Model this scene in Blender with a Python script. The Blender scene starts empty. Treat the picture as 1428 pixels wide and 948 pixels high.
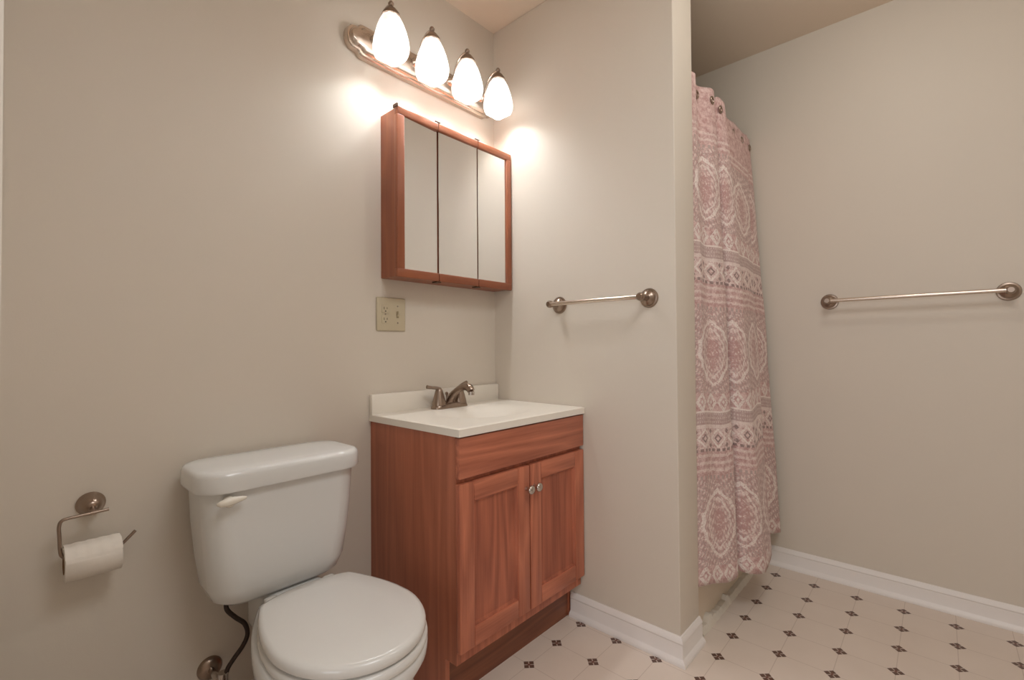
import bpy, bmesh, math, random
from mathutils import Vector, Matrix
random.seed(4)
PI = math.pi
scene = bpy.context.scene
COL = scene.collection

# ------------------------------------------------------------------ camera, light, exposure
cam_d = bpy.data.cameras.new('camera')
cam = bpy.data.objects.new('camera', cam_d)
COL.objects.link(cam)
cam_d.sensor_width = 36.0
cam_d.lens = 654.9 / 1428 * 36
cam_d.clip_start = 0.01
R = Matrix(((0.67271294, -0.00661101, -0.73987404),
            (-0.73986706, -0.01594434, -0.67256413),
            (-0.00735048, 0.99985103, -0.01561723)))
cam.matrix_world = Matrix.Translation((-1.5012, -1.4655, 1.0271)) @ R.to_4x4()
scene.camera = cam

world = bpy.data.worlds.new('world')
scene.world = world
world.use_nodes = True
world.node_tree.nodes['Background'].inputs[0].default_value = (0.9, 0.9, 1, 1)
world.node_tree.nodes['Background'].inputs[1].default_value = 0.0

scene.view_settings.view_transform = 'Standard'
scene.view_settings.look = 'None'
scene.view_settings.gamma = 1.0
scene.view_settings.use_curve_mapping = False
scene.view_settings.exposure = 0.11

BULB_W = 3.3          # each of the four vanity bulbs
CEILING_W = 4.2       # ceiling lamp above the middle of the room
ROOM_FILL_W = 11.5         # wide soft fill added under the ceiling, not a room fixture
HALL_FILL_W = 10.5         # fill added outside the doorway


def lamp(name, kind, loc, watts, color, size, rot=(0, 0, 0), parent=None):
    d = bpy.data.lights.new(name, kind)
    d.energy = watts
    d.color = color
    if kind == 'AREA':
        d.size = size
    else:
        d.shadow_soft_size = size
    o = bpy.data.objects.new(name, d)
    COL.objects.link(o)
    o.location = loc
    o.rotation_euler = rot
    return o


lamp('ceiling_lamp', 'POINT', (0.13, -1.38, 2.30), CEILING_W, (0.97, 1.0, 0.98), 0.035)
hl = lamp('hall_fill', 'AREA', (-2.70, -1.35, 1.15), HALL_FILL_W, (0.95, 1.0, 1.06), 1.1, (0, -PI / 2, 0))  # added fill shining through the doorway to lift the partition and right walls
lamp('room_fill', 'AREA', (-0.95, -1.75, 2.42), ROOM_FILL_W, (0.95, 1.0, 1.04), 0.7)  # added overhead fill, out of view, to even out the walls

# ------------------------------------------------------------------ node helpers


class NT:
    def __init__(self, name):
        self.m = bpy.data.materials.new(name)
        self.m.use_nodes = True
        self.t = self.m.node_tree
        self.n = self.t.nodes
        self.b = self.n['Principled BSDF']

    def node(self, typ, **kw):
        nd = self.n.new(typ)
        for k, v in kw.items():
            setattr(nd, k, v)
        return nd

    def link(self, a, b):
        self.t.links.new(a, b)

    def val(self, sock, v):
        if hasattr(v, 'links') or isinstance(v, bpy.types.NodeSocket):
            self.link(v, sock)
        else:
            sock.default_value = v

    def math(self, op, a, b=0.0, c=0.0):
        nd = self.node('ShaderNodeMath', operation=op)
        for i, v in enumerate((a, b, c)):
            self.val(nd.inputs[i], v)
        return nd.outputs[0]

    def mix(self, f, a, b):
        nd = self.node('ShaderNodeMix', data_type='RGBA')
        self.val(nd.inputs['Factor'], f)
        for s, v in ((nd.inputs[6], a), (nd.inputs[7], b)):
            if isinstance(v, tuple):
                s.default_value = (*v[:3], 1)
            else:
                self.link(v, s)
        return nd.outputs[2]

    def noise(self, vec, scale, detail=3.0, rough=0.5):
        nd = self.node('ShaderNodeTexNoise')
        nd.inputs['Scale'].default_value = scale
        nd.inputs['Detail'].default_value = detail
        nd.inputs['Roughness'].default_value = rough
        if vec is not None:
            self.link(vec, nd.inputs['Vector'])
        return nd.outputs['Fac']

    def coord(self, which='Object', scale=None):
        c = self.node('ShaderNodeTexCoord').outputs[which]
        if scale is None:
            return c
        mp = self.node('ShaderNodeMapping')
        mp.inputs['Scale'].default_value = scale
        self.link(c, mp.inputs['Vector'])
        return mp.outputs[0]

    def sep(self, v):
        nd = self.node('ShaderNodeSeparateXYZ')
        self.link(v, nd.inputs[0])
        return nd.outputs

    def ramp(self, f, stops):
        nd = self.node('ShaderNodeValToRGB')
        self.link(f, nd.inputs[0])
        e = nd.color_ramp.elements
        while len(e) < len(stops):
            e.new(0.5)
        for el, (p, c) in zip(e, stops):
            el.position = p
            el.color = (*c, 1) if len(c) == 3 else c
        return nd.outputs[0]

    def bump(self, h, strength, dist=0.002):
        nd = self.node('ShaderNodeBump')
        nd.inputs['Strength'].default_value = strength
        nd.inputs['Distance'].default_value = dist
        self.link(h, nd.inputs['Height'])
        self.link(nd.outputs[0], self.b.inputs['Normal'])

    def set(self, **kw):
        for k, v in kw.items():
            s = self.b.inputs[k.replace('_', ' ')]
            if isinstance(v, tuple) and len(v) == 3:
                v = (*v, 1)
            self.val(s, v)
        return self


def lin(r, g, b):
    return tuple(((c / 255) / 12.92 if c / 255 <= 0.04045 else ((c / 255 + 0.055) / 1.055) ** 2.4) for c in (r, g, b))


def m_plain(name, col, rough=0.5, metal=0.0, var=0.03, vs=6.0, bump=0.0, bs=200.0, **kw):
    t = NT(name)
    n = t.noise(t.coord(), vs)
    c2 = tuple(max(0, c * (1 - var * 2)) for c in col)
    c1 = tuple(min(1, c * (1 + var)) for c in col)
    t.set(Base_Color=t.mix(n, c2, c1), Roughness=rough, Metallic=metal, **kw)
    if bump:
        t.bump(t.noise(t.coord(), bs), bump, 0.001)
    return t.m


WALL = m_plain('wall_paint', lin(220, 209, 195), 0.55, var=0.015, vs=2.5, bump=0.12, bs=260)
CEIL = m_plain('ceiling_paint', lin(232, 214, 194), 0.8, var=0.01, vs=2.5, bump=0.15, bs=180)
TRIM = m_plain('trim_paint', lin(240, 233, 228), 0.35, var=0.01)
PORC = m_plain('porcelain', lin(226, 225, 222), 0.05, var=0.008, Specular_IOR_Level=0.6)
SEATP = m_plain('seat_enamel', lin(222, 218, 212), 0.14, var=0.008)
MARBLE = m_plain('cultured_marble', lin(242, 234, 222), 0.3, var=0.01, vs=9)
NICKEL = m_plain('brushed_nickel', lin(214, 200, 188), 0.24, 1.0, var=0.03, vs=30)
NICKELD = m_plain('dark_nickel', lin(160, 142, 128), 0.28, 1.0, var=0.03, vs=30)
CHROME = m_plain('chrome', lin(200, 192, 186), 0.12, 1.0, var=0.02)
BRAID = m_plain('braided_hose', lin(62, 47, 40), 0.45, 0.4, var=0.2, vs=120)
IVORY = m_plain('ivory_plastic', lin(202, 188, 160), 0.4, var=0.01)
SLOT = m_plain('outlet_slot', lin(40, 34, 28), 0.6)
PAPER = m_plain('tissue_paper', lin(232, 222, 210), 0.95, var=0.02, vs=60, bump=0.2, bs=300)
CARD = m_plain('cardboard', lin(150, 118, 88), 0.9)
TUBM = m_plain('tub_enamel', lin(226, 209, 188), 0.3, var=0.01)
CAULK = m_plain('caulk', lin(225, 215, 200), 0.6, var=0.04, vs=40)
RODM = m_plain('white_rod', lin(214, 206, 194), 0.3, 0.3)
LINER = m_plain('liner_vinyl', lin(226, 218, 204), 0.4)
HINGE = m_plain('dark_hinge', lin(84, 60, 44), 0.4, 0.5)


def m_mirror():
    t = NT('mirror_glass')
    n = t.noise(t.coord(), 3.0)
    t.set(Base_Color=t.mix(n, (0.86, 0.86, 0.85), (0.88, 0.88, 0.87)), Metallic=1.0, Roughness=0.015)
    return t.m


MIRROR = m_mirror()


def m_wood(name, axis, light, dark, seed=0.0, freq=1.0, rough=0.38):
    """oak grain running along one axis"""
    t = NT(name)
    s = [14 * freq] * 3
    s[axis] = 1.1 * freq
    mp = t.node('ShaderNodeMapping')
    mp.inputs['Scale'].default_value = s
    mp.inputs['Location'].default_value = (seed, seed * 1.7, seed * 0.6)
    t.link(t.coord(), mp.inputs['Vector'])
    v = mp.outputs[0]
    broad = t.noise(v, 0.55, 2.0, 0.5)
    rings = t.math('FRACT', t.math('MULTIPLY', broad, 9.0))
    ring = t.math('POWER', t.math('ABSOLUTE', t.math('SUBTRACT', rings, 0.5)), 1.4)
    s2 = [130.0] * 3
    s2[axis] = 5.0
    fine = t.noise(t.coord('Object', s2), 1.0, 3.0, 0.6)
    f = t.math('ADD', t.math('MULTIPLY', ring, 1.05), t.math('MULTIPLY', fine, 0.62))
    f = t.math('ADD', f, t.math('MULTIPLY', t.noise(v, 0.3), 0.35))
    mid = tuple((a + b) / 2 for a, b in zip(light, dark))
    c = t.ramp(f, [(0.28, dark), (0.58, mid), (0.95, light)])
    t.set(Base_Color=c, Roughness=rough)
    t.bump(fine, 0.06, 0.0006)
    return t.m


OL, OD = lin(204, 124, 94), lin(150, 82, 60)
WOODV = m_wood('oak_vertical', 2, OL, OD, 1.3)
WOODH = m_wood('oak_horizontal', 0, OL, OD, 4.1)
WOODP = m_wood('oak_panel', 2, lin(190, 110, 82), lin(134, 70, 51), 7.7)
WOODS = m_wood('oak_side', 2, lin(190, 116, 87), lin(158, 92, 67), 2.9, 0.8)
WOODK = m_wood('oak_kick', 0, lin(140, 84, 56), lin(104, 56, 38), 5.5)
WOODC = m_wood('oak_cabinet', 2, lin(160, 93, 61), lin(130, 71, 45), 3.3, 0.8)
WOODCH = m_wood('oak_cabinet_rail', 0, lin(160, 93, 61), lin(130, 71, 45), 6.3, 0.8)


def m_floor():
    t = NT('vinyl_floor')
    x, y, _ = t.sep(t.coord())
    P, Q = 0.1485, 0.1470

    def cell(v, o, p):
        a = t.math('DIVIDE', t.math('SUBTRACT', v, o), p)
        return t.math('MULTIPLY', t.math('SUBTRACT', t.math('FRACT', t.math('ADD', a, 50.5)), 0.5), p)
    cx = t.math('ABSOLUTE', cell(x, 0.1130, P))
    cy = t.math('ABSOLUTE', cell(y, -0.9080, Q))
    d = t.math('ADD', cx, cy)
    dia = t.math('LESS_THAN', d, 0.0225)
    cross = t.math('LESS_THAN', t.math('ABSOLUTE', t.math('SUBTRACT', cx, cy)), 0.0022)
    core = t.math('LESS_THAN', d, 0.006)
    petal = t.math('MULTIPLY', dia, t.math('SUBTRACT', 1.0, t.math('MULTIPLY', cross, 0.75)))
    line = t.math('LESS_THAN', t.math('MINIMUM', cx, cy), 0.0011)
    n = t.noise(t.coord(), 7.0, 4.0)
    base = t.mix(n, lin(220, 204, 190), lin(231, 216, 203))
    c = t.mix(t.math('MULTIPLY', line, 0.32), base, lin(150, 122, 104))
    c = t.mix(petal, c, lin(98, 70, 58))
    c = t.mix(core, c, lin(120, 74, 62))
    t.set(Base_Color=c, Roughness=0.42)
    t.bump(t.noise(t.coord(), 120), 0.05, 0.0005)
    return t.m


FLOOR = m_floor()


def m_curtain():
    t = NT('printed_cotton')
    u, v, _ = t.sep(t.coord('UV'))
    pink, cream, rose, grey, dark = (lin(220, 191, 185), lin(240, 228, 220), lin(188, 147, 142),
                                     lin(178, 158, 152), lin(122, 98, 94))
    uvn = t.coord('UV', (1, 1, 1))
    PER = 0.616
    ph = t.math('MULTIPLY', t.math('FRACT', t.math('ADD', t.math('DIVIDE', t.math('SUBTRACT', v, 0.236), PER), 1.0)), 0.72)

    def band(a, b):
        return t.math('MULTIPLY', t.math('GREATER_THAN', ph, a), t.math('LESS_THAN', ph, b))

    def per(src, p, off=0.0):   # -p/2..p/2
        return t.math('MULTIPLY', t.math('SUBTRACT', t.math('FRACT', t.math('ADD', t.math('DIVIDE', src, p), off + 20.0)), 0.5), p)

    def lt(a, b):
        return t.math('LESS_THAN', a, b)

    def gt(a, b):
        return t.math('GREATER_THAN', a, b)

    def mul(*a):
        r = a[0]
        for k in a[1:]:
            r = t.math('MULTIPLY', r, k)
        return r

    def ab(a):
        return t.math('ABSOLUTE', a)

    def sub(a, b):
        return t.math('SUBTRACT', a, b)

    def add(a, b):
        return t.math('ADD', a, b)
    mott = t.noise(uvn, 46.0, 4.0, 0.7)
    col = t.mix(t.ramp(mott, [(0.40, (0, 0, 0)), (0.60, (1, 1, 1))]), rose, pink)
    plain = col
    # ---- medallion band 0.02..0.36 : large ogee medallions filled with fine tracery
    mu, mv = ab(per(u, 0.27)), sub(ph, 0.175)
    lace = t.noise(uvn, 120.0, 2.0, 0.6)
    wob = mul(t.math('SINE', t.math('MULTIPLY', mv, 120.0)), 0.004)
    rr = add(add(mul(mu, 0.92), mul(mul(mv, mv), 5.2)), wob)
    MB = band(0.0, 0.36)
    tra = mul(t.math('SINE', t.math('MULTIPLY', mu, 210.0)), t.math('SINE', add(t.math('MULTIPLY', ph, 190.0), t.math('MULTIPLY', mu, 120.0))))
    col = t.mix(mul(MB, gt(tra, 0.30), 0.55), col, cream)
    col = t.mix(mul(MB, lt(tra, -0.45), 0.45), col, grey)
    col = t.mix(mul(MB, lt(ab(sub(rr, 0.098)), 0.010), gt(lace, 0.40), 0.85), col, cream)
    col = t.mix(mul(MB, lt(ab(sub(rr, 0.060)), 0.005), gt(lace, 0.42), 0.7), col, cream)
    col = t.mix(mul(MB, lt(rr, 0.030), gt(lace, 0.45), 0.8), col, rose)
    col = t.mix(mul(MB, gt(rr, 0.112), gt(lace, 0.52), 0.7), col, grey)
    col = t.mix(mul(MB, gt(lace, 0.60), 0.6), col, rose)
    # ---- stripes 0.38..0.47
    st = t.math('SINE', t.math('MULTIPLY', ph, 2 * PI / 0.030))
    col = t.mix(mul(band(0.375, 0.475), gt(st, 0.35), gt(lace, 0.42), 0.5), col, cream)
    col = t.mix(mul(band(0.375, 0.475), lt(st, -0.75), gt(ab(per(u, 0.018)), 0.004), 0.6), col, rose)
    col = t.mix(mul(band(0.36, 0.375), gt(ab(per(u, 0.024)), 0.006), 0.85), col, grey)
    # ---- diamond band 0.475..0.575
    col = t.mix(mul(band(0.475, 0.575), gt(lace, 0.46), 0.4), col, cream)
    dv = ab(sub(ph, 0.530))
    dd = add(ab(per(u, 0.10)), mul(dv, 1.05))
    col = t.mix(mul(band(0.487, 0.573), lt(ab(sub(dd, 0.040)), 0.006), gt(lace, 0.38), 0.8), col, cream)
    col = t.mix(mul(band(0.487, 0.573), lt(ab(sub(dd, 0.016)), 0.005), gt(lace, 0.36), 0.8), col, dark)
    d3 = add(ab(per(u, 0.10, 0.5)), ab(sub(dv, 0.03)))
    col = t.mix(mul(band(0.487, 0.573), lt(d3, 0.011), gt(lace, 0.38), 0.75), col, dark)
    col = t.mix(mul(band(0.475, 0.487), gt(ab(per(u, 0.030)), 0.006), 0.8), col, dark)
    # ---- grey stripe band 0.585..0.64
    col = t.mix(mul(band(0.573, 0.588), 0.6), col, cream)
    col = t.mix(mul(band(0.588, 0.638), 0.55), col, grey)
    gs = t.math('SINE', t.math('MULTIPLY', ph, 2 * PI / 0.017))
    col = t.mix(mul(band(0.588, 0.638), gt(gs, 0.4), gt(ab(per(u, 0.012)), 0.003), 0.4), col, cream)
    # ---- white motif band 0.645..0.72
    lw = add(ab(per(u, 0.075)), mul(ab(sub(ph, 0.683)), 0.8))
    col = t.mix(mul(band(0.640, 0.720), lt(ab(sub(lw, 0.027)), 0.009), gt(lace, 0.42), 0.8), col, lin(236, 226, 218))
    col = t.mix(mul(band(0.640, 0.720), lt(lw, 0.008), 0.8), col, lin(236, 226, 218))
    col = t.mix(mul(lt(ab(sub(ph, 0.642)), 0.004), 0.8), col, cream)
    col = t.mix(gt(v, 1.845), col, plain)
    # ---- fine weave and speckle
    spk = t.noise(uvn, 150.0, 2.0, 0.7)
    col = t.mix(mul(gt(spk, 0.60), 0.45), col, rose)
    col = t.mix(mul(lt(spk, 0.38), 0.35), col, cream)
    t.set(Base_Color=col, Roughness=0.9)
    t.b.inputs['Sheen Weight'].default_value = 0.1
    t.bump(t.noise(uvn, 500), 0.1, 0.0005)
    return t.m


CURTAIN = m_curtain()


def m_shade():
    t = NT('alabaster_glass')
    n = t.noise(t.coord(), 22.0, 3.0)
    colr = t.mix(t.ramp(n, [(0.35, (0, 0, 0)), (0.65, (1, 1, 1))]), (0.78, 0.72, 0.66), (0.97, 0.95, 0.92))
    tl = t.node('ShaderNodeBsdfTranslucent')
    t.link(colr, tl.inputs[0])
    df = t.node('ShaderNodeBsdfDiffuse')
    t.link(colr, df.inputs[0])
    m0 = t.node('ShaderNodeMixShader')
    m0.inputs[0].default_value = 0.97
    t.link(tl.outputs[0], m0.inputs[1])
    t.link(df.outputs[0], m0.inputs[2])
    tr = t.node('ShaderNodeBsdfTransparent')
    m1 = t.node('ShaderNodeMixShader')
    t.link(t.math('MULTIPLY_ADD', t.noise(t.coord(), 30.0, 2.0), 0.16, -0.035), m1.inputs[0])
    t.link(m0.outputs[0], m1.inputs[1])
    t.link(tr.outputs[0], m1.inputs[2])
    gl = t.node('ShaderNodeBsdfGlossy')
    gl.inputs['Roughness'].default_value = 0.15
    m2 = t.node('ShaderNodeMixShader')
    m2.inputs[0].default_value = 0.06
    t.link(m1.outputs[0], m2.inputs[1])
    t.link(gl.outputs[0], m2.inputs[2])
    em = t.node('ShaderNodeEmission')
    em.inputs['Strength'].default_value = 0.34
    t.link(colr, em.inputs[0])
    ad = t.node('ShaderNodeAddShader')
    t.link(m2.outputs[0], ad.inputs[0])
    t.link(em.outputs[0], ad.inputs[1])
    t.link(ad.outputs[0], t.n['Material Output'].inputs[0])
    return t.m


SHADE = m_shade()

# ------------------------------------------------------------------ mesh helpers
ORIGIN = {}


def box(bm, x0, x1, y0, y1, z0, z1, bev=0.0, seg=2):
    r = bmesh.ops.create_cube(bm, size=1.0)
    vs = r['verts']
    bmesh.ops.scale(bm, vec=(x1 - x0, y1 - y0, z1 - z0), verts=vs)
    bmesh.ops.translate(bm, vec=((x0 + x1) / 2, (y0 + y1) / 2, (z0 + z1) / 2), verts=vs)
    if bev:
        es = list({e for v in vs for e in v.link_edges})
        bmesh.ops.bevel(bm, geom=es, offset=bev, segments=seg, affect='EDGES', profile=0.5)


def loft(bm, rings, cap0=True, cap1=True, closed=True):
    vr = [[bm.verts.new(p) for p in r] for r in rings]
    n = len(rings[0])
    for a, b in zip(vr, vr[1:]):
        for i in range(n if closed else n - 1):
            j = (i + 1) % n
            bm.faces.new((a[i], a[j], b[j], b[i]))
    if cap0:
        bm.faces.new(list(reversed(vr[0])))
    if cap1:
        bm.faces.new(vr[-1])
    return vr


def catmull(pts, per=8):
    P = [Vector(p) for p in pts]
    out = []
    for i in range(len(P) - 1):
        p0 = P[max(i - 1, 0)]
        p1, p2 = P[i], P[i + 1]
        p3 = P[min(i + 2, len(P) - 1)]
        for k in range(per):
            s = k / per
            out.append(0.5 * ((2 * p1) + (p2 - p0) * s + (2 * p0 - 5 * p1 + 4 * p2 - p3) * s * s + (3 * p1 - p0 - 3 * p2 + p3) * s ** 3))
    out.append(P[-1])
    return out


def tube(bm, pts, r, seg=14, per=8, smooth=True):
    P = catmull(pts, per) if smooth and len(pts) > 2 else [Vector(p) for p in pts]
    rad = (lambda i: r[min(int(i / per), len(r) - 1)] + (r[min(int(i / per) + 1, len(r) - 1)] - r[min(int(i / per), len(r) - 1)]) * ((i / per) % 1)) if isinstance(r, (list, tuple)) else (lambda i: r)
    rings = []
    up = None
    for i, p in enumerate(P):
        d = (P[min(i + 1, len(P) - 1)] - P[max(i - 1, 0)]).normalized()
        if up is None:
            up = Vector((0, 0, 1)) if abs(d.z) < 0.9 else Vector((1, 0, 0))
        a = (up - d * up.dot(d)).normalized()
        up = a
        b = d.cross(a)
        rr = rad(i)
        rings.append([p + (a * math.cos(2 * PI * k / seg) + b * math.sin(2 * PI * k / seg)) * rr for k in range(seg)])
    loft(bm, rings)


def lathe(bm, prof, loc, axis=(0, 0, 1), seg=32, cap0=True, cap1=True):
    """prof: (radius, height along axis)"""
    q = Vector((0, 0, 1)).rotation_difference(Vector(axis).normalized())
    rings = []
    for r, z in prof:
        rings.append([Vector(loc) + q @ Vector((r * math.cos(2 * PI * k / seg), r * math.sin(2 * PI * k / seg), z)) for k in range(seg)])
    loft(bm, rings, cap0, cap1)


def prism(bm, outline, y0, y1, bev=0.0):
    """outline in (x, z), extruded from y0 to y1"""
    a = [bm.verts.new((x, y0, z)) for x, z in outline]
    b = [bm.verts.new((x, y1, z)) for x, z in outline]
    n = len(a)
    bm.faces.new(a)
    bm.faces.new(list(reversed(b)))
    for i in range(n):
        j = (i + 1) % n
        bm.faces.new((a[j], a[i], b[i], b[j]))


def rrect(x0, x1, y0, y1, z, rad, n=6):
    pts = []
    for cxy, a0 in (((x1 - rad, y1 - rad), 0), ((x0 + rad, y1 - rad), 90), ((x0 + rad, y0 + rad), 180), ((x1 - rad, y0 + rad), 270)):
        for k in range(n + 1):
            a = math.radians(a0 + 90 * k / n)
            pts.append((cxy[0] + rad * math.cos(a), cxy[1] + rad * math.sin(a), z))
    return pts


def obj(name, bm, m, parent=None, base=None, smooth=40, bevel=0.0):
    org = ORIGIN[parent.name] if parent else Vector(base if base else (0, 0, 0))
    bmesh.ops.recalc_face_normals(bm, faces=bm.faces)
    bmesh.ops.translate(bm, vec=-org, verts=bm.verts)
    me = bpy.data.meshes.new(name)
    bm.to_mesh(me)
    bm.free()
    me.materials.append(m)
    if smooth:
        me.shade_smooth()
        me.set_sharp_from_angle(angle=math.radians(smooth))
    o = bpy.data.objects.new(name, me)
    COL.objects.link(o)
    if parent:
        o.parent = parent
    else:
        o.location = org
    ORIGIN[o.name] = org
    if bevel:
        md = o.modifiers.new('bevel', 'BEVEL')
        md.width = bevel
        md.segments = 2
        md.limit_method = 'ANGLE'
    return o


def thing(name, label, cat, loc, group=None):
    o = bpy.data.objects.new(name, None)
    o.empty_display_size = 0.05
    COL.objects.link(o)
    o.location = loc
    ORIGIN[o.name] = Vector(loc)
    return tag(o, label, cat, group)


def tag(o, label, cat, group=None):
    o['label'] = label
    o['category'] = cat
    if group:
        o['group'] = group
    return o


def struct(name, bm, m, smooth=30):
    o = obj(name, bm, m, smooth=smooth)
    o['kind'] = 'structure'
    return o


# ------------------------------------------------------------------ room shell
H = 2.4416
XC = 0.973      # right wall
L = 0.830       # partition length
T = 0.160       # partition thickness
XL = -1.4975    # left wall
YF = -2.45      # wall behind the camera
XH = -2.75      # far hallway wall
YB = 0.72       # back of the tub alcove

bm = bmesh.new(); box(bm, XH - .1, XC + .1, YF - .1, YB + .1, -0.08, 0); struct('floor', bm, FLOOR)
bm = bmesh.new(); box(bm, XH - .1, XC + .1, YF - .1, YB + .1, H, H + .08); struct('ceiling', bm, CEIL)
bm = bmesh.new(); box(bm, XL - .12, 0.0, 0, .1, 0, H); struct('wall_back', bm, WALL)
bm = bmesh.new(); box(bm, 0.0, T, -L, YB, 0, H, 0.004, 3); struct('wall_partition', bm, WALL)
bm = bmesh.new(); box(bm, 0.0, XC, YB, YB + .1, 0, H); struct('wall_alcove', bm, WALL)
bm = bmesh.new(); box(bm, XC, XC + .1, YF, YB + .1, 0, H); struct('wall_right', bm, WALL)
bm = bmesh.new(); box(bm, XH, XC, YF - .1, YF, 0, H); struct('wall_front', bm, WALL)
bm = bmesh.new()
yz = [(0, 0), (0, H), (YF, H), (YF, 0), (-1.95, 0), (-1.95, 2.05), (-0.72, 2.05), (-0.72, 0)]
loft(bm, [[(XL - .12, y, z) for y, z in yz], [(XL, y, z) for y, z in yz]])
struct('wall_left', bm, WALL)
bm = bmesh.new()
box(bm, XH - .1, XH, YF, .1, 0, H)
struct('wall_hall_left', bm, WALL)
bm = bmesh.new(); box(bm, XH, XL - .12, 0, .1, 0, H); struct('wall_hall_back', bm, WALL)

# baseboards: colonial profile (distance from wall, height) + shoe moulding
HB = 0.086
BP = [(0, 0), (.024, 0), (.0245, .006), (.021, .014), (.014, .019), (.0125, .022), (.0125, .058), (.011, .064),
      (.013, .068), (.012, .074), (.008, .080), (.005, HB), (0, HB)]


def baseboard(name, path):
    """path: list of (x, y, nx, ny) wall points; the profile is pushed along the (mitred) normal"""
    bm = bmesh.new()
    rings = []
    for x, y, nx, ny in path:
        rings.append([(x + nx * d, y + ny * d, z) for d, z in BP])
    loft(bm, rings)
    return struct(name, bm, TRIM, smooth=35)


baseboard('baseboard_back', [(XL, 0, 0, -1), (-0.625, 0, 0, -1)])
baseboard('baseboard_partition', [(0, -0.405, -1, 0), (0, -L, -1, -1), (T - 0.004, -L, 0, -1)])
baseboard('baseboard_right', [(XC, -0.832, -1, 0), (XC, YF, -1, 0)])
baseboard('baseboard_front', [(XC - .025, YF, 0, 1), (XL, YF, 0, 1)])

# peeling caulk strip along the foot of the tub
bm = bmesh.new()
rings = []
N = 60
for i in range(N + 1):
    x = T + 0.03 + (XC - .03 - T - 0.03) * i / N
    w = 0.010 + 0.004 * random.random()
    hh = 0.014 + 0.007 * random.random()
    if 6 <= i <= 8 or 22 <= i <= 23:
        hh += 0.016
    yt = -L + .024
    w += .018
    rings.append([(x, yt, 0), (x, yt - w, 0), (x, yt - w * .9, hh * .5), (x, yt - w * .6, hh), (x, yt, hh)])
loft(bm, rings)
struct('trim_1', bm, CAULK)

# ------------------------------------------------------------------ bathtub
tub = thing('bathtub', 'cream bathtub apron low behind the patterned shower curtain', 'bathtub', (0.57, -L + .4, 0))
bm = bmesh.new()
x0, x1, y0, y1 = T + .002, XC - .002, -L + .016, YB - .002
loft(bm, [rrect(x0, x1, y0 + .008, y1, 0, .004), rrect(x0, x1, y0 + .008, y1, .33, .004), rrect(x0, x1, y0, y1, .345, .006),
          rrect(x0, x1, y0, y1, .372, .010), rrect(x0 + .006, x1 - .006, y0 + .006, y1 - .006, .380, .010),
          rrect(x0 + .06, x1 - .06, y0 + .08, y1 - .08, .380, .10), rrect(x0 + .075, x1 - .075, y0 + .095, y1 - .095, .365, .10),
          rrect(x0 + .12, x1 - .12, y0 + .16, y1 - .14, .09, .10), rrect(x0 + .17, x1 - .17, y0 + .22, y1 - .2, .06, .08)])
obj('tub_shell', bm, TUBM, tub)
bm = bmesh.new(); lathe(bm, [(.024, 0), (.024, .003), (.018, .006)], (.57, -.5, .06)); obj('drain', bm, CHROME, tub)

# ------------------------------------------------------------------ shower rod, curtain, liner
ROD_Y, ROD_Z = -0.765, 1.965
rod = thing('shower_rod', 'slim white shower rod behind the top edge of the patterned curtain', 'curtain rod', ((T + XC) / 2, ROD_Y, ROD_Z))
bm = bmesh.new(); tube(bm, [(T, ROD_Y, ROD_Z), (XC, ROD_Y, ROD_Z)], .0115, 18, smooth=False); obj('tube', bm, RODM, rod)
for xx, ax in ((T, 1), (XC, -1)):
    bm = bmesh.new(); lathe(bm, [(.027, 0), (.027, .006), (.016, .016), (.013, .022)], (xx, ROD_Y, ROD_Z), (ax, 0, 0)); obj('flange', bm, RODM, rod)

CT = [(.1645, -.820), (.205, -.824), (.245, -.806), (.285, -.800), (.330, -.828), (.376, -.830), (.398, -.818), (.402, -.800), (.410, -.793), (.424, -.808), (.440, -.828), (.488, -.834),
      (.528, -.812), (.585, -.800), (.670, -.802), (.760, -.804), (.850, -.808), (.884, -.808), (.890, -.793), (.902, -.806), (.935, -.804), (.950, -.797)]
CB = [(.1645, -.8265), (.192, -.846), (.225, -.856), (.262, -.868), (.300, -.886), (.348, -.900), (.378, -.890), (.384, -.850), (.386, -.828), (.396, -.846), (.404, -.912), (.468, -.954),
      (.515, -.958), (.560, -.957), (.610, -.951), (.655, -.940), (.694, -.915), (.706, -.862), (.714, -.836), (.745, -.852), (.850, -.894), (.936, -.912)]
ct, cb = catmull([(x, y, 0) for x, y in CT], 14), catmull([(x, y, 0) for x, y in CB], 14)
ZT, ZB = 2.022, 0.172
ROWS = 90
bm = bmesh.new()
uvl = bm.loops.layers.uv.new('UVMap')
ss = [0.0]
for a, b in zip(ct, ct[1:]):
    ss.append(ss[-1] + (b - a).length)
sb = [0.0]
for a, b in zip(cb, cb[1:]):
    sb.append(sb[-1] + (b - a).length)
grid = []
for r in range(ROWS + 1):
    f = r / ROWS
    e = f ** 0.9
    row = []
    for i, (a, b) in enumerate(zip(ct, cb)):
        p = a.lerp(b, e)
        s = (ss[i] + (sb[i] - ss[i]) * 0.6)
        wob = 0.004 * math.sin(9 * f + s * 17) * math.sin(PI * f) + 0.003 * math.sin(26 * f + s * 41) * f * (1 - f) * 2
        wob *= min(1.0, s / .05)
        hem = 0.010 * math.sin(s * 23 + 1.0) + 0.006 * math.sin(s * 9)
        z = ZT + (ZB + hem - ZT) * f
        if f < 0.06:
            z += -0.008 * (1 - f / .06) * (0.5 + 0.5 * math.cos(s * 2 * PI / 0.14))
        row.append((bm.verts.new((min(p.x, XC - .012), p.y - abs(wob) * .8, z)), s * 1.12, ZB + (ZT - ZB) * (1 - f)))
    grid.append(row)
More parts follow.
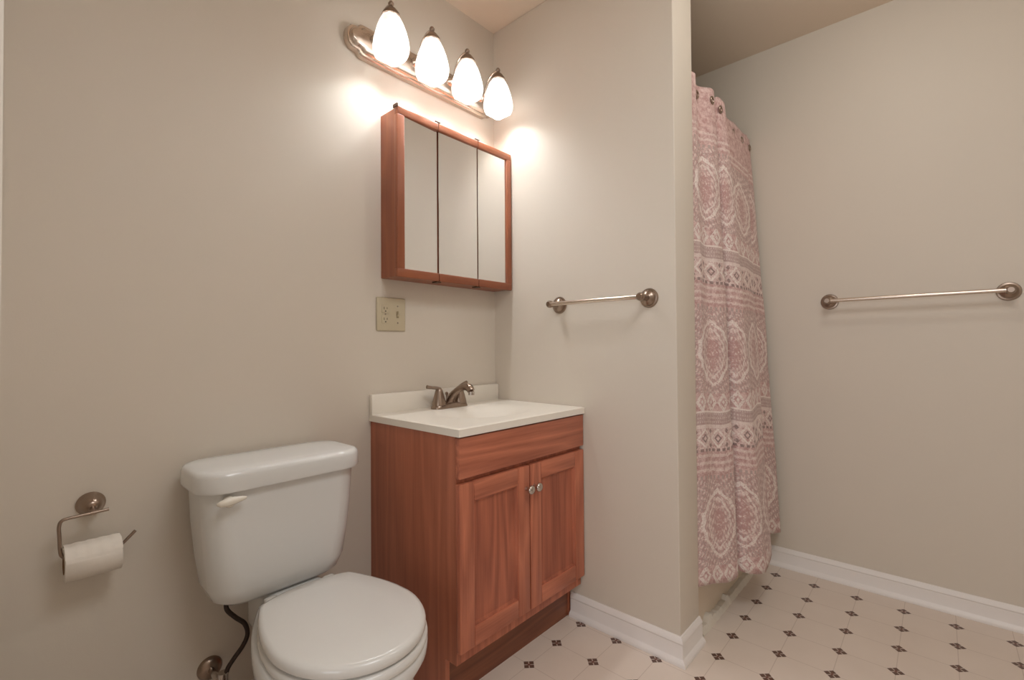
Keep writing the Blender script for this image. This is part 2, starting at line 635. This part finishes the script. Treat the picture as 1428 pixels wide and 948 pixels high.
for r in range(ROWS):
    for i in range(len(ct) - 1):
        q = (grid[r][i], grid[r][i + 1], grid[r + 1][i + 1], grid[r + 1][i])
        fc = bm.faces.new([k[0] for k in q])
        for lp, k in zip(fc.loops, q):
            lp[uvl].uv = (k[1], k[2])
cur = thing('shower_curtain', 'pink and grey patterned fabric shower curtain hanging in folds beside the partition wall', 'curtain', (.56, -.82, ZB))
c = obj('cloth', bm, CURTAIN, cur, smooth=180)
sd = c.modifiers.new('thick', 'SOLIDIFY')
sd.thickness = 0.0016
sd.offset = 0
for gx in (.262, .345, .440, .580, .690, .800, .915):
    gy = min(p.y for p in ct if abs(p.x - gx) < .012) - .0035
    bm = bmesh.new()
    R0, r0 = .0125, .0040
    rings = []
    for k in range(28):
        a = 2 * PI * k / 28
        rings.append([(gx + (R0 + r0 * math.cos(b)) * math.cos(a), gy - .001 + r0 * .8 * math.sin(b), ROD_Z + .005 + (R0 + r0 * math.cos(b)) * math.sin(a))
                      for b in [2 * PI * j / 10 for j in range(10)]])
    rings.append(rings[0])
    loft(bm, rings, False, False)
    bmesh.ops.remove_doubles(bm, verts=bm.verts, dist=1e-6)
    obj('ring', bm, NICKELD, cur)

lin_ = bmesh.new()
rows = []
for r in range(31):
    f = r / 30
    rows.append([(T + .012 + (XC - .002 - T - .016) * i / 90, -.7825 + .002 * math.sin(i * .55), 1.985 - (1.985 - .42) * f) for i in range(91)])
loft(lin_, rows, False, False, closed=False)
ln = obj('curtain_liner', lin_, LINER, base=(.56, -.78, .42), smooth=180)
s2 = ln.modifiers.new('thick', 'SOLIDIFY'); s2.thickness = .0008
tag(ln, 'pale plain liner showing as a thin edge behind the patterned curtain by the right wall', 'curtain liner')

# ------------------------------------------------------------------ toilet
TX = -0.985
toilet = thing('toilet', 'white two-piece toilet with closed round lid beside the wooden vanity', 'toilet', (-0.96, -.35, 0))


def tank_ring(z, w, yb, yf, rad):
    return rrect(TX - w, TX + w, yf, yb, z, rad, 8)


bm = bmesh.new()
loft(bm, [tank_ring(.398, .120, -.060, -.170, .045), tank_ring(.402, .142, -.045, -.190, .055), tank_ring(.414, .158, -.035, -.203, .06),
          tank_ring(.445, .170, -.030, -.212, .06), tank_ring(.52, .180, -.028, -.217, .058), tank_ring(.60, .187, -.027, -.220, .056),
          tank_ring(.701, .192, -.026, -.222, .055)])
obj('tank', bm, PORC, toilet, smooth=60)
bm = bmesh.new()
loft(bm, [tank_ring(.7015, .190, -.028, -.220, .056), tank_ring(.692, .200, -.018, -.232, .060), tank_ring(.692, .205, -.015, -.238, .064), tank_ring(.698, .207, -.014, -.240, .066),
          tank_ring(.728, .206, -.014, -.239, .066), tank_ring(.735, .2035, -.0165, -.2365, .064), tank_ring(.7395, .198, -.021, -.231, .060), tank_ring(.7415, .188, -.030, -.222, .055),
          tank_ring(.743, .150, -.06, -.19, .045), tank_ring(.7435, .10, -.085, -.165, .03)])
obj('tank_lid', bm, PORC, toilet, smooth=60)
lev = bmesh.new()
lathe(lev, [(.013, 0), (.013, .012), (.010, .016)], (-1.130, -.221, .670), (0, -1, 0), 20)
rings = []
for x, hy, hz, dz in ((-1.160, .002, .003, .000), (-1.153, .007, .007, .000), (-1.139, .009, .010, .001), (-1.124, .008, .009, .002), (-1.108, .006, .006, .003), (-1.098, .002, .003, .003)):
    rings.append([(x, -.244 + hy * math.cos(2 * PI * k / 16), .673 + dz + hz * math.sin(2 * PI * k / 16)) for k in range(16)])
loft(lev, rings)
obj('flush_lever', lev, m_plain('lever_plastic', lin(236, 228, 214), 0.2), toilet, smooth=60)

BX = -0.9600


def egg(z, hw, yb, yf, back=0.62, grow=0.0, n=56, cx=BX):
    """closed outline: round at the front (yf), straighter and narrower at the back (yb)"""
    yc = yf + hw * 1.16
    pts = []
    for k in range(n):
        a = 2 * PI * k / n
        cxn, sn = math.cos(a), math.sin(a)
        if sn <= 0:
            x = hw * cxn
            y = yc + (yc - yf) * sn
        else:
            e = abs(cxn) ** 0.85 * (1 if cxn >= 0 else -1)
            tb = sn ** 0.75
            y = yc + (yb - yc) * tb
            x = hw * (e * (1 - 0) + 0)
            lim = hw * (1 - (1 - back) * ((y - yc) / (yb - yc)) ** 1.8)
            x = max(-lim, min(lim, hw * (1.35 * cxn if abs(cxn) < .999 else cxn)))
        pts.append((cx + x, y, z))
    return pts


bm = bmesh.new()
loft(bm, [egg(z, hw, yb, yf, bk) for z, hw, yb, yf, bk in (
    (0, .110, -.10, -.52, .8), (.02, .108, -.10, -.52, .8), (.06, .098, -.10, -.50, .8), (.14, .098, -.09, -.49, .75), (.20, .118, -.11, -.53, .62),
    (.26, .148, -.13, -.585, .5), (.31, .168, -.14, -.63, .44), (.345, .176, -.15, -.652, .42), (.366, .176, -.15, -.654, .42), (.374, .170, -.155, -.648, .42),
    (.372, .12, -.26, -.60, .6), (.33, .11, -.28, -.58, .6), (.25, .07, -.31, -.50, .6))])
obj('bowl', bm, PORC, toilet, smooth=60)
bm = bmesh.new()
box(bm, BX - .076, BX + .076, -.262, -.050, .27, .399, .022, 4)
obj('tank_shelf', bm, PORC, toilet, smooth=60)
bm = bmesh.new()
loft(bm, [egg(.376, .160, -.246, -.648), egg(.376, .168, -.240, -.656), egg(.382, .170, -.238, -.658), egg(.390, .168, -.240, -.656), egg(.393, .160, -.246, -.648)])
obj('seat', bm, SEATP, toilet, smooth=60)
bm = bmesh.new()
loft(bm, [egg(.397, .158, -.243, -.640), egg(.397, .164, -.237, -.650), egg(.401, .1665, -.235, -.653), egg(.411, .1665, -.235, -.653), egg(.418, .163, -.238, -.649),
          egg(.421, .154, -.245, -.638), egg(.422, .10, -.29, -.57), egg(.4225, .05, -.35, -.52)])
obj('seat_lid', bm, SEATP, toilet, smooth=60)
for s in (-1, 1):
    bm = bmesh.new(); box(bm, BX + s * .075 - .016, BX + s * .075 + .016, -.246, -.214, .372, .409, .006, 3); obj('hinge', bm, SEATP, toilet)

# water supply
sup = thing('water_supply_valve', 'metal shut-off valve with dark hose on the wall left of the toilet bowl', 'valve', (-1.105, -.02, .17))
bm = bmesh.new(); lathe(bm, [(.030, 0), (.030, .003), (.026, .010), (.014, .016)], (-1.108, 0, .172), (0, -1, 0)); obj('escutcheon', bm, NICKELD, sup)
bm = bmesh.new()
tube(bm, [(-1.108, -.010, .172), (-1.108, -.075, .172)], .008, smooth=False)
obj('stem', bm, CHROME, sup)
bm = bmesh.new()
lathe(bm, [(.012, 0), (.012, .035)], (-1.098, -.078, .155), (0, 0, 1))
obj('valve_body', bm, CHROME, sup)
bm = bmesh.new()
lathe(bm, [(.004, 0), (.004, .018), (.009, .018), (.016, .022), (.016, .030), (.009, .034)], (-1.098, -.085, .165), (0, -1, 0), 10)
obj('handle', bm, CHROME, sup)
bm = bmesh.new()
tube(bm, [(-1.092, -.08, .397), (-1.092, -.08, .372), (-1.090, -.08, .348), (-1.070, -.08, .320), (-1.048, -.08, .294), (-1.041, -.08, .264), (-1.052, -.08, .238),
          (-1.074, -.08, .214), (-1.088, -.08, .196), (-1.094, -.079, .175)], .0058, 12)
obj('hose', bm, BRAID, sup)

# ------------------------------------------------------------------ toilet paper
tp = thing('toilet_paper_holder', 'nickel toilet paper holder with open arm on the back wall left of the toilet', 'toilet paper holder', (-1.35, 0, .672))
bm = bmesh.new(); lathe(bm, [(.026, 0), (.027, .004), (.023, .010), (.021, .016), (.017, .026), (.012, .034), (.007, .037)], (-1.350, 0, .672), (0, -1, 0)); obj('rosette', bm, NICKELD, tp)
bm = bmesh.new()
tube(bm, [(-1.350, -.030, .669), (-1.350, -.064, .665)], .0055, smooth=False)
obj('neck', bm, NICKELD, tp)
bm = bmesh.new()
AY = -.062
tube(bm, [(-1.325, AY, .666), (-1.345, AY, .665), (-1.370, AY, .664), (-1.392, AY, .663), (-1.403, AY, .660), (-1.407, AY, .648), (-1.406, AY, .625), (-1.405, AY, .600), (-1.402, AY, .585),
          (-1.392, AY, .579), (-1.370, AY, .578), (-1.330, AY, .578), (-1.305, AY, .579), (-1.290, AY, .591), (-1.277, AY, .604)], .0035, 10)
obj('arm', bm, NICKELD, tp)
rl = thing('toilet_paper_roll', 'white part-used toilet paper roll on the nickel wall holder', 'toilet paper', (-1.352, AY, .549))
bm = bmesh.new()
seg = 48
RO, RI = .0355, .019
CZ = .578 - .0145
outer = lambda a: RO + .0008 * math.sin(3 * a)
rings = [[(x, AY + r(a) * math.cos(a), CZ + r(a) * math.sin(a)) for a in [2 * PI * k / seg for k in range(seg)]]
         for x, r in ((-1.399, lambda a: RI), (-1.3995, lambda a: RO * .75), (-1.3995, lambda a: RO - .002), (-1.398, outer), (-1.305, outer), (-1.3035, lambda a: RO - .002), (-1.3035, lambda a: RO * .75), (-1.304, lambda a: RI))]
loft(bm, rings, False, False)
obj('paper', bm, PAPER, rl, smooth=60)
bm = bmesh.new()
rings = []
for k in range(9):                      # loose sheet ending on top of the roll
    a = math.radians(150 - k * 14)
    r = RO + .0012 + (.0035 if k > 5 else .0) + .0004 * k
    rings.append([(x, AY + r * math.cos(a), CZ + r * math.sin(a) + .0008 * math.sin(x * 300)) for x in [-1.399 + .0955 * j / 16 for j in range(17)]])
loft(bm, rings, False, False, closed=False)
obj('loose_sheet', bm, PAPER, rl, smooth=60)
bm = bmesh.new()
rings = [[(x, AY + r * math.cos(a), CZ + r * math.sin(a)) for a in [2 * PI * k / seg for k in range(seg)]]
         for x, r in ((-1.400, RI), (-1.303, RI), (-1.303, RI - .0012), (-1.400, RI - .0012))]
rings.append(rings[0])
loft(bm, rings, False, False)
bmesh.ops.remove_doubles(bm, verts=bm.verts, dist=1e-6)
obj('core', bm, CARD, rl)

# ------------------------------------------------------------------ vanity
VX0, VX1, VF = -.622, -.004, -.447
van = thing('vanity_cabinet', 'reddish oak bathroom vanity cabinet with two doors under the white sink top', 'cabinet', (-.31, -.22, 0))
for xs in ((VX0, VX0 + .015), (VX1 - .015, VX1)):      # side panels with toe-kick notch
    bm = bmesh.new()
    a = [(xs[0], y, z) for y, z in ((0, 0), (-.398, 0), (-.398, .130), (VF, .130), (VF, .775), (0, .775))]
    b = [(xs[1], y, z) for _, y, z in a]
    loft(bm, [a, b])
    obj('side_panel', bm, WOODS, van, smooth=20)
bm = bmesh.new()
box(bm, VX0 + .0155, VX1 - .0155, -.4285, -.0125, .1305, .148)
obj('bottom_panel', bm, WOODS, van, smooth=20)
bm = bmesh.new()
box(bm, VX0 + .0155, VX1 - .0155, -.012, -.002, .0, .775)
obj('back_panel', bm, WOODS, van, smooth=20)
bm = bmesh.new()
fx0, fx1 = VX0 + .0155, VX1 - .0155
xz = lambda a, b, p, q, y: [(a, y, p), (b, y, p), (b, y, q), (a, y, q)]
rings = [xz(fx0, fx1, .1305, .7745, VF), xz(fx0, fx1, .1305, .7745, VF + .018), xz(fx0 + .03, fx1 - .03, .18, .64, VF + .018), xz(fx0 + .03, fx1 - .03, .18, .64, VF)]
rings.append(rings[0])
loft(bm, rings, False, False)
bmesh.ops.remove_doubles(bm, verts=bm.verts, dist=1e-6)
obj('face_frame', bm, WOODV, van, smooth=20)
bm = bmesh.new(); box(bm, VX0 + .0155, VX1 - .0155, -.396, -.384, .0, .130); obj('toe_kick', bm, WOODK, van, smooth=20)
bm = bmesh.new(); box(bm, VX0 - .002, VX1, VF - .019, VF - .0005, .655, .772, .0035, 2); obj('drawer_front', bm, WOODH, van, smooth=30)


def door(x0, x1, knob_x):
    z0, z1, y0, y1 = .168, .641, VF - .019, VF - .0005
    w = .056
    bm = bmesh.new()
    a, b, p, q = x0 + w - .002, x1 - w + .002, z0 + w - .002, z1 - w + .002

    def rect(i, y):
        return [(a + i, y, p + i), (b - i, y, p + i), (b - i, y, q - i), (a + i, y, q - i)]
    loft(bm, [rect(0, y1 - .001), rect(0, y0 + .003), rect(.010, y0 + .010), rect(.02, y0 + .010)])
    d = obj('door', bm, WOODP, van, smooth=20)
    for xa in (x0, x1 - w):
        bm = bmesh.new()
        box(bm, xa, xa + w, y0, y1, z0, z1, .003, 2)
        obj('stile', bm, WOODV, d, smooth=30)
    for za in (z0, z1 - w):
        bm = bmesh.new()
        box(bm, x0 + w, x1 - w, y0, y1, za, za + w, .003, 2)
        obj('rail', bm, WOODH, d, smooth=30)
    bm = bmesh.new()
    lathe(bm, [(.007, 0), (.005, .006), (.005, .012), (.011, .016), (.0145, .020), (.0150, .024), (.012, .028), (.006, .0305)], (knob_x, y0, .568), (0, -1, 0), 24)
    obj('knob', bm, CHROME, d, smooth=60)


door(VX0 - .002, -.321, -.338)
door(-.316, VX1, -.298)

# sink top (rests on the cabinet)
top = thing('sink_top', 'white cultured marble sink top with backsplash resting on the oak vanity', 'countertop', (-.312, -.23, .775))
bm = bmesh.new()
X0, X1, Y0, Y1, ZC = -.629, -.0015, -.470, -.002, .800
NX, NY = 90, 70
SX, SY, SA, SB = -.312, -.255, .215, .150
gv = []
for j in range(NY + 1):
    row = []
    for i in range(NX + 1):
        x = X0 + (X1 - X0) * i / NX
        y = Y0 + (Y1 - Y0) * j / NY
        r = math.sqrt(((x - SX) / SA) ** 2 + ((y - SY) / SB) ** 2)
        z = ZC
        if r < 1:
            s = 1 - r
            s = s * s * (3 - 2 * s)
            z -= .055 * s
        ed = min(x - X0, X1 - x, y - Y0)
        if ed < 1e-6:
            z -= .003
        row.append(bm.verts.new((x, y, z)))
    gv.append(row)
for j in range(NY):
    for i in range(NX):
        bm.faces.new((gv[j][i], gv[j][i + 1], gv[j + 1][i + 1], gv[j + 1][i]))
rim = gv[0] + [gv[j][NX] for j in range(1, NY + 1)] + [gv[NY][i] for i in range(NX - 1, -1, -1)] + [gv[j][0] for j in range(NY - 1, 0, -1)]
low = [bm.verts.new((v.co.x, v.co.y, .7755)) for v in rim]
for k in range(len(rim)):
    j = (k + 1) % len(rim)
    bm.faces.new((rim[j], rim[k], low[k], low[j]))
o = obj('counter', bm, MARBLE, top, smooth=50)
bm = bmesh.new(); box(bm, X0, X1, -.020, -.0015, .7955, .867, .003, 2); obj('backsplash', bm, MARBLE, top, smooth=40)
bm = bmesh.new(); lathe(bm, [(.021, 0), (.021, .003), (.014, .005)], (SX, SY, .7455)); obj('drain', bm, CHROME, top)

# faucet
fa = thing('faucet', 'brushed nickel two-handle faucet on the white sink top', 'faucet', (-.337, -.075, .80))
FX, FY = -.332, -.078
bm = bmesh.new()
loft(bm, [rrect(FX - .082, FX + .082, FY - .027, FY + .027, .8005, .026, 8), rrect(FX - .082, FX + .082, FY - .027, FY + .027, .806, .026, 8),
          rrect(FX - .076, FX + .076, FY - .021, FY + .021, .817, .020, 8), rrect(FX - .062, FX + .062, FY - .013, FY + .013, .820, .012, 8)])
obj('base_plate', bm, NICKELD, fa, smooth=50)
for s in (-1, 1):
    bm = bmesh.new()
    lathe(bm, [(.027, 0), (.0255, .010), (.020, .032), (.0145, .052), (.0135, .056), (.009, .062)], (FX + s * .051, FY, .813), (0, 0, 1), 24)
    hd = obj('handle_tower', bm, NICKELD, fa, smooth=50)
    bm = bmesh.new()
    if s < 0:
        tube(bm, [(FX - .046, FY, .871), (FX - .062, FY + .002, .877), (FX - .080, FY + .006, .880), (FX - .100, FY + .010, .884)], [.008, .0065, .0055, .007], 12, 6)
    else:
        tube(bm, [(FX + .046, FY, .871), (FX + .062, FY + .004, .879), (FX + .080, FY + .010, .885), (FX + .100, FY + .014, .889)], [.008, .0065, .0055, .007], 12, 6)
    obj('lever', bm, NICKELD, hd, smooth=60)
bm = bmesh.new()
tube(bm, [(FX, FY + .002, .812), (FX, FY - .004, .832), (FX, FY - .025, .853), (FX, FY - .055, .872), (FX, FY - .085, .882), (FX, FY - .110, .880), (FX, FY - .122, .869)],
     [.017, .0155, .0135, .012, .0125, .0150, .0135], 16, 6)
sp = obj('spout', bm, NICKELD, fa, smooth=60)
bm = bmesh.new(); lathe(bm, [(.0115, 0), (.0115, .012), (.009, .014)], (FX, FY - .122, .855)); obj('aerator', bm, CHROME, sp)
bm = bmesh.new(); lathe(bm, [(.003, 0), (.003, .03), (.006, .032), (.006, .040), (.003, .043)], (FX, FY + .017, .815), (0, 0, 1), 14); obj('lift_rod', bm, NICKELD, fa)

# ------------------------------------------------------------------ medicine cabinet
MX0, MX1, MZ0, MZ1 = -.583, -.004, 1.272, 1.860
mc = thing('medicine_cabinet', 'oak framed medicine cabinet with three mirror doors above the sink', 'cabinet', ((MX0 + MX1) / 2, -.04, MZ0))
bm = bmesh.new(); box(bm, MX0 + .003, MX1 - .001, -.088, 0, MZ0 + .003, MZ1 - .003, .002, 1); obj('body', bm, WOODC, mc, smooth=30)
D1, D2 = -.4015, -.2005


def mdoor(x0, x1, left, right):
    y0, y1 = -.108, -.0885
    w, wr = .031, .030
    xa, xb = x0 + (w if left else .0015), x1 - (w if right else .0015)
    bm = bmesh.new()
    box(bm, x0 + .001, x1 - .001, y1 - .006, y1, MZ0 + .002, MZ1 - .002)
    d = obj('mirror_door', bm, WOODC, mc, smooth=30)
    for za in (MZ0, MZ1 - wr):
        bm = bmesh.new()
        box(bm, x0, x1, y0, y1 - .0005, za, za + wr, .004, 3)
        obj('rail', bm, WOODCH, d, smooth=40)
    if left or right:
        bm = bmesh.new()
        sx = x0 if left else x1 - w
        box(bm, sx, sx + w, y0, y1 - .0005, MZ0 + wr * .9, MZ1 - wr * .9, .004, 3)
        obj('stile', bm, WOODC, d, smooth=40)
    bm = bmesh.new()
    box(bm, xa, xb, y0 + .007, y1 - .004, MZ0 + wr - .002, MZ1 - wr + .002, .0008, 1)
    if left:      # the left glass sits slightly turned in its frame
        bmesh.ops.rotate(bm, cent=((xa + xb) / 2, y0 + .010, 0), matrix=Matrix.Rotation(math.radians(2.4), 3, 'Z'), verts=bm.verts)
    obj('mirror', bm, MIRROR, d, smooth=0)
    return d


mdoor(MX0, D1 - .001, True, False)
mdoor(D1 + .001, D2 - .001, False, False)
mdoor(D2 + .001, MX1, False, True)
for x in (D1, D2):
    for z, s in ((MZ1, 1), (MZ0, -1)):
        bm = bmesh.new()
        box(bm, x - .014, x + .009, -.107, -.080, z + .0002 * s, z + .005 * s, .001, 1)
        obj('hinge', bm, HINGE, mc)
bm = bmesh.new(); box(bm, MX0 - .003, MX0 + .004, -.110, -.086, MZ1 - .006, MZ1 + .006, .001, 1); obj('hinge', bm, HINGE, mc)

# ------------------------------------------------------------------ wall plate with outlet and switch
wp = thing('outlet_plate', 'ivory double wall plate with outlet and switch below the medicine cabinet', 'outlet', (-.541, 0, 1.149))
bm = bmesh.new(); box(bm, -.601, -.481, -.0065, 0, 1.089, 1.209, .004, 3); obj('plate', bm, IVORY, wp, smooth=40)
for zc in (1.130, 1.168):
    bm = bmesh.new()
    box(bm, -.5815, -.5515, -.0085, -.0062, zc - .0145, zc + .0145, .001, 1)
    oc = obj('receptacle', bm, IVORY, wp)
    for dx, hh in ((-.006, .0045), (.006, .0035)):
        bm = bmesh.new()
        box(bm, -.5665 + dx - .0010, -.5665 + dx + .0010, -.0088, -.0080, zc + .002 - hh, zc + .002 + hh)
        obj('slot', bm, SLOT, oc, smooth=0)
    bm = bmesh.new()
    lathe(bm, [(.0025, 0), (.0025, .0006)], (-.5665, -.0083, zc - .0085), (0, -1, 0), 12)
    obj('ground_hole', bm, SLOT, oc)
bm = bmesh.new(); box(bm, -.5205, -.5105, -.0075, -.0062, 1.137, 1.161, .0005, 1); sw = obj('switch', bm, m_plain('switch_frame', lin(150, 134, 102), .5), wp)
bm = bmesh.new()
loft(bm, [[(-.5185, -.0072, 1.142), (-.5125, -.0072, 1.142), (-.5125, -.0072, 1.156), (-.5185, -.0072, 1.156)],
          [(-.5180, -.0170, 1.152), (-.5130, -.0170, 1.152), (-.5130, -.0170, 1.159), (-.5180, -.0170, 1.159)]])
obj('toggle', bm, IVORY, sw, smooth=20)
for x, z in ((-.5665, 1.149), (-.5155, 1.119), (-.5155, 1.179)):
    bm = bmesh.new(); lathe(bm, [(.0032, 0), (.003, .0012)], (x, -.0064, z), (0, -1, 0), 12); obj('screw', bm, CHROME, wp)

# ------------------------------------------------------------------ vanity light
vl = thing('vanity_light', 'nickel wall light bar with four glowing glass shades above the mirror cabinet', 'light', (-.372, 0, 2.08))


def plate_outline(x0, x1, zc, h, k=0.0):
    """ogee-ended back plate, inset by k"""
    hh = h / 2 - k
    half = [(0.060, 1.0), (0.053, 0.97), (0.046, 0.86), (0.043, 0.76), (0.036, 0.70), (0.028, 0.72), (0.016, 0.66), (0.006, 0.45), (0.001, 0.20), (0.0, 0.0)]
    a = [(x0 + k * .8 + dx, zc + hh * f) for dx, f in half]
    left = a + [(x, 2 * zc - z) for x, z in reversed(a[:-1])]
    right = [(x0 + x1 - x, 2 * zc - (z - 0)) for x, z in left]
    return left + right


def ring_xz(outline, y):
    return [(x, y, z) for x, z in outline]


PZ, PH = 2.080, .112
bm = bmesh.new()
PX0, PX1 = -.722, -.022
loft(bm, [ring_xz(plate_outline(PX0, PX1, PZ, PH), 0), ring_xz(plate_outline(PX0, PX1, PZ, PH), -.020),
          ring_xz(plate_outline(PX0, PX1, PZ, PH, .004), -.025), ring_xz(plate_outline(PX0, PX1, PZ, PH, .011), -.025),
          ring_xz(plate_outline(PX0, PX1, PZ, PH, .013), -.030), ring_xz(plate_outline(PX0, PX1, PZ, PH, .020), -.037),
          ring_xz(plate_outline(PX0, PX1, PZ, PH, .030), -.039)])
obj('back_plate', bm, NICKEL, vl, smooth=35)
SYY = -.140
for i, x in enumerate((-.627, -.457, -.287, -.117)):
    bm = bmesh.new()
    lathe(bm, [(.017, 0), (.017, .004), (.009, .012), (.006, .016)], (x, -.038, 2.088), (0, -1, 0), 20)
    obj('canopy', bm, NICKEL, vl, smooth=60)
    bm = bmesh.new()
    tube(bm, [(x, -.047, 2.088), (x, -.060, 2.096), (x, -.068, 2.120), (x, -.085, 2.150), (x, -.112, 2.166), (x, -.132, 2.166), (x, SYY, 2.160)], .0042, 10)
    obj('arm', bm, NICKEL, vl, smooth=60)
    bm = bmesh.new()
    lathe(bm, [(.031, 0), (.030, .006), (.027, .012), (.018, .024), (.009, .032), (.006, .036), (.009, .040), (.0095, .045), (.006, .051), (.002, .053)], (x, SYY, 2.124), (0, 0, 1), 24)
    obj('cap', bm, NICKELD, vl, smooth=60)
    bm = bmesh.new()
    prof = [(.024, 2.127), (.031, 2.118), (.040, 2.100), (.049, 2.075), (.056, 2.048), (.0595, 2.025), (.0590, 2.010), (.055, 1.998), (.049, 1.990)]
    seg = 48
    rings = []
    for r, z in prof:
        rings.append([(x + (r + .0012 * math.cos(8 * a)) * math.cos(a), SYY + (r + .0012 * math.cos(8 * a)) * math.sin(a), z + (.004 * math.cos(4 * a) if z < 2.0 else 0)) for a in [2 * PI * k / seg for k in range(seg)]])
    loft(bm, rings, False, False)
    obj('glass_shade', bm, SHADE, vl, smooth=180)
    lamp('bulb', 'POINT', (x, SYY, 2.035), BULB_W, (0.95, 1.0, 1.04), .028)

# ------------------------------------------------------------------ towel bars


def towel_bar(label, wall_x, y0, y1, z, out):
    t = thing('towel_bar', label, 'towel bar', (wall_x, (y0 + y1) / 2, z), )
    xb = wall_x - out
    for y in (y0, y1):
        bm = bmesh.new()
        lathe(bm, [(.033, 0), (.0335, .003), (.0315, .0065), (.0260, .0075), (.0255, .0125), (.0235, .0165), (.0180, .0200), (.0120, .0240), (.0105, .040), (.0105, .052), (.013, .056),
                   (.0145, .062), (.0135, .071), (.009, .077)], (wall_x, y, z), (-1, 0, 0), 32)
        obj('post', bm, NICKELD, t, smooth=40)
    bm = bmesh.new()
    tube(bm, [(xb, y0, z), (xb, y1, z)], .0078, 18, smooth=False)
    obj('bar', bm, NICKEL, t, smooth=50)


towel_bar('short nickel towel bar on the partition wall beside the vanity', 0.0, -.358, -.736, 1.192, .066)
towel_bar('long nickel towel bar on the right wall past the shower curtain', XC, -1.112, -1.656, 1.217, .066)
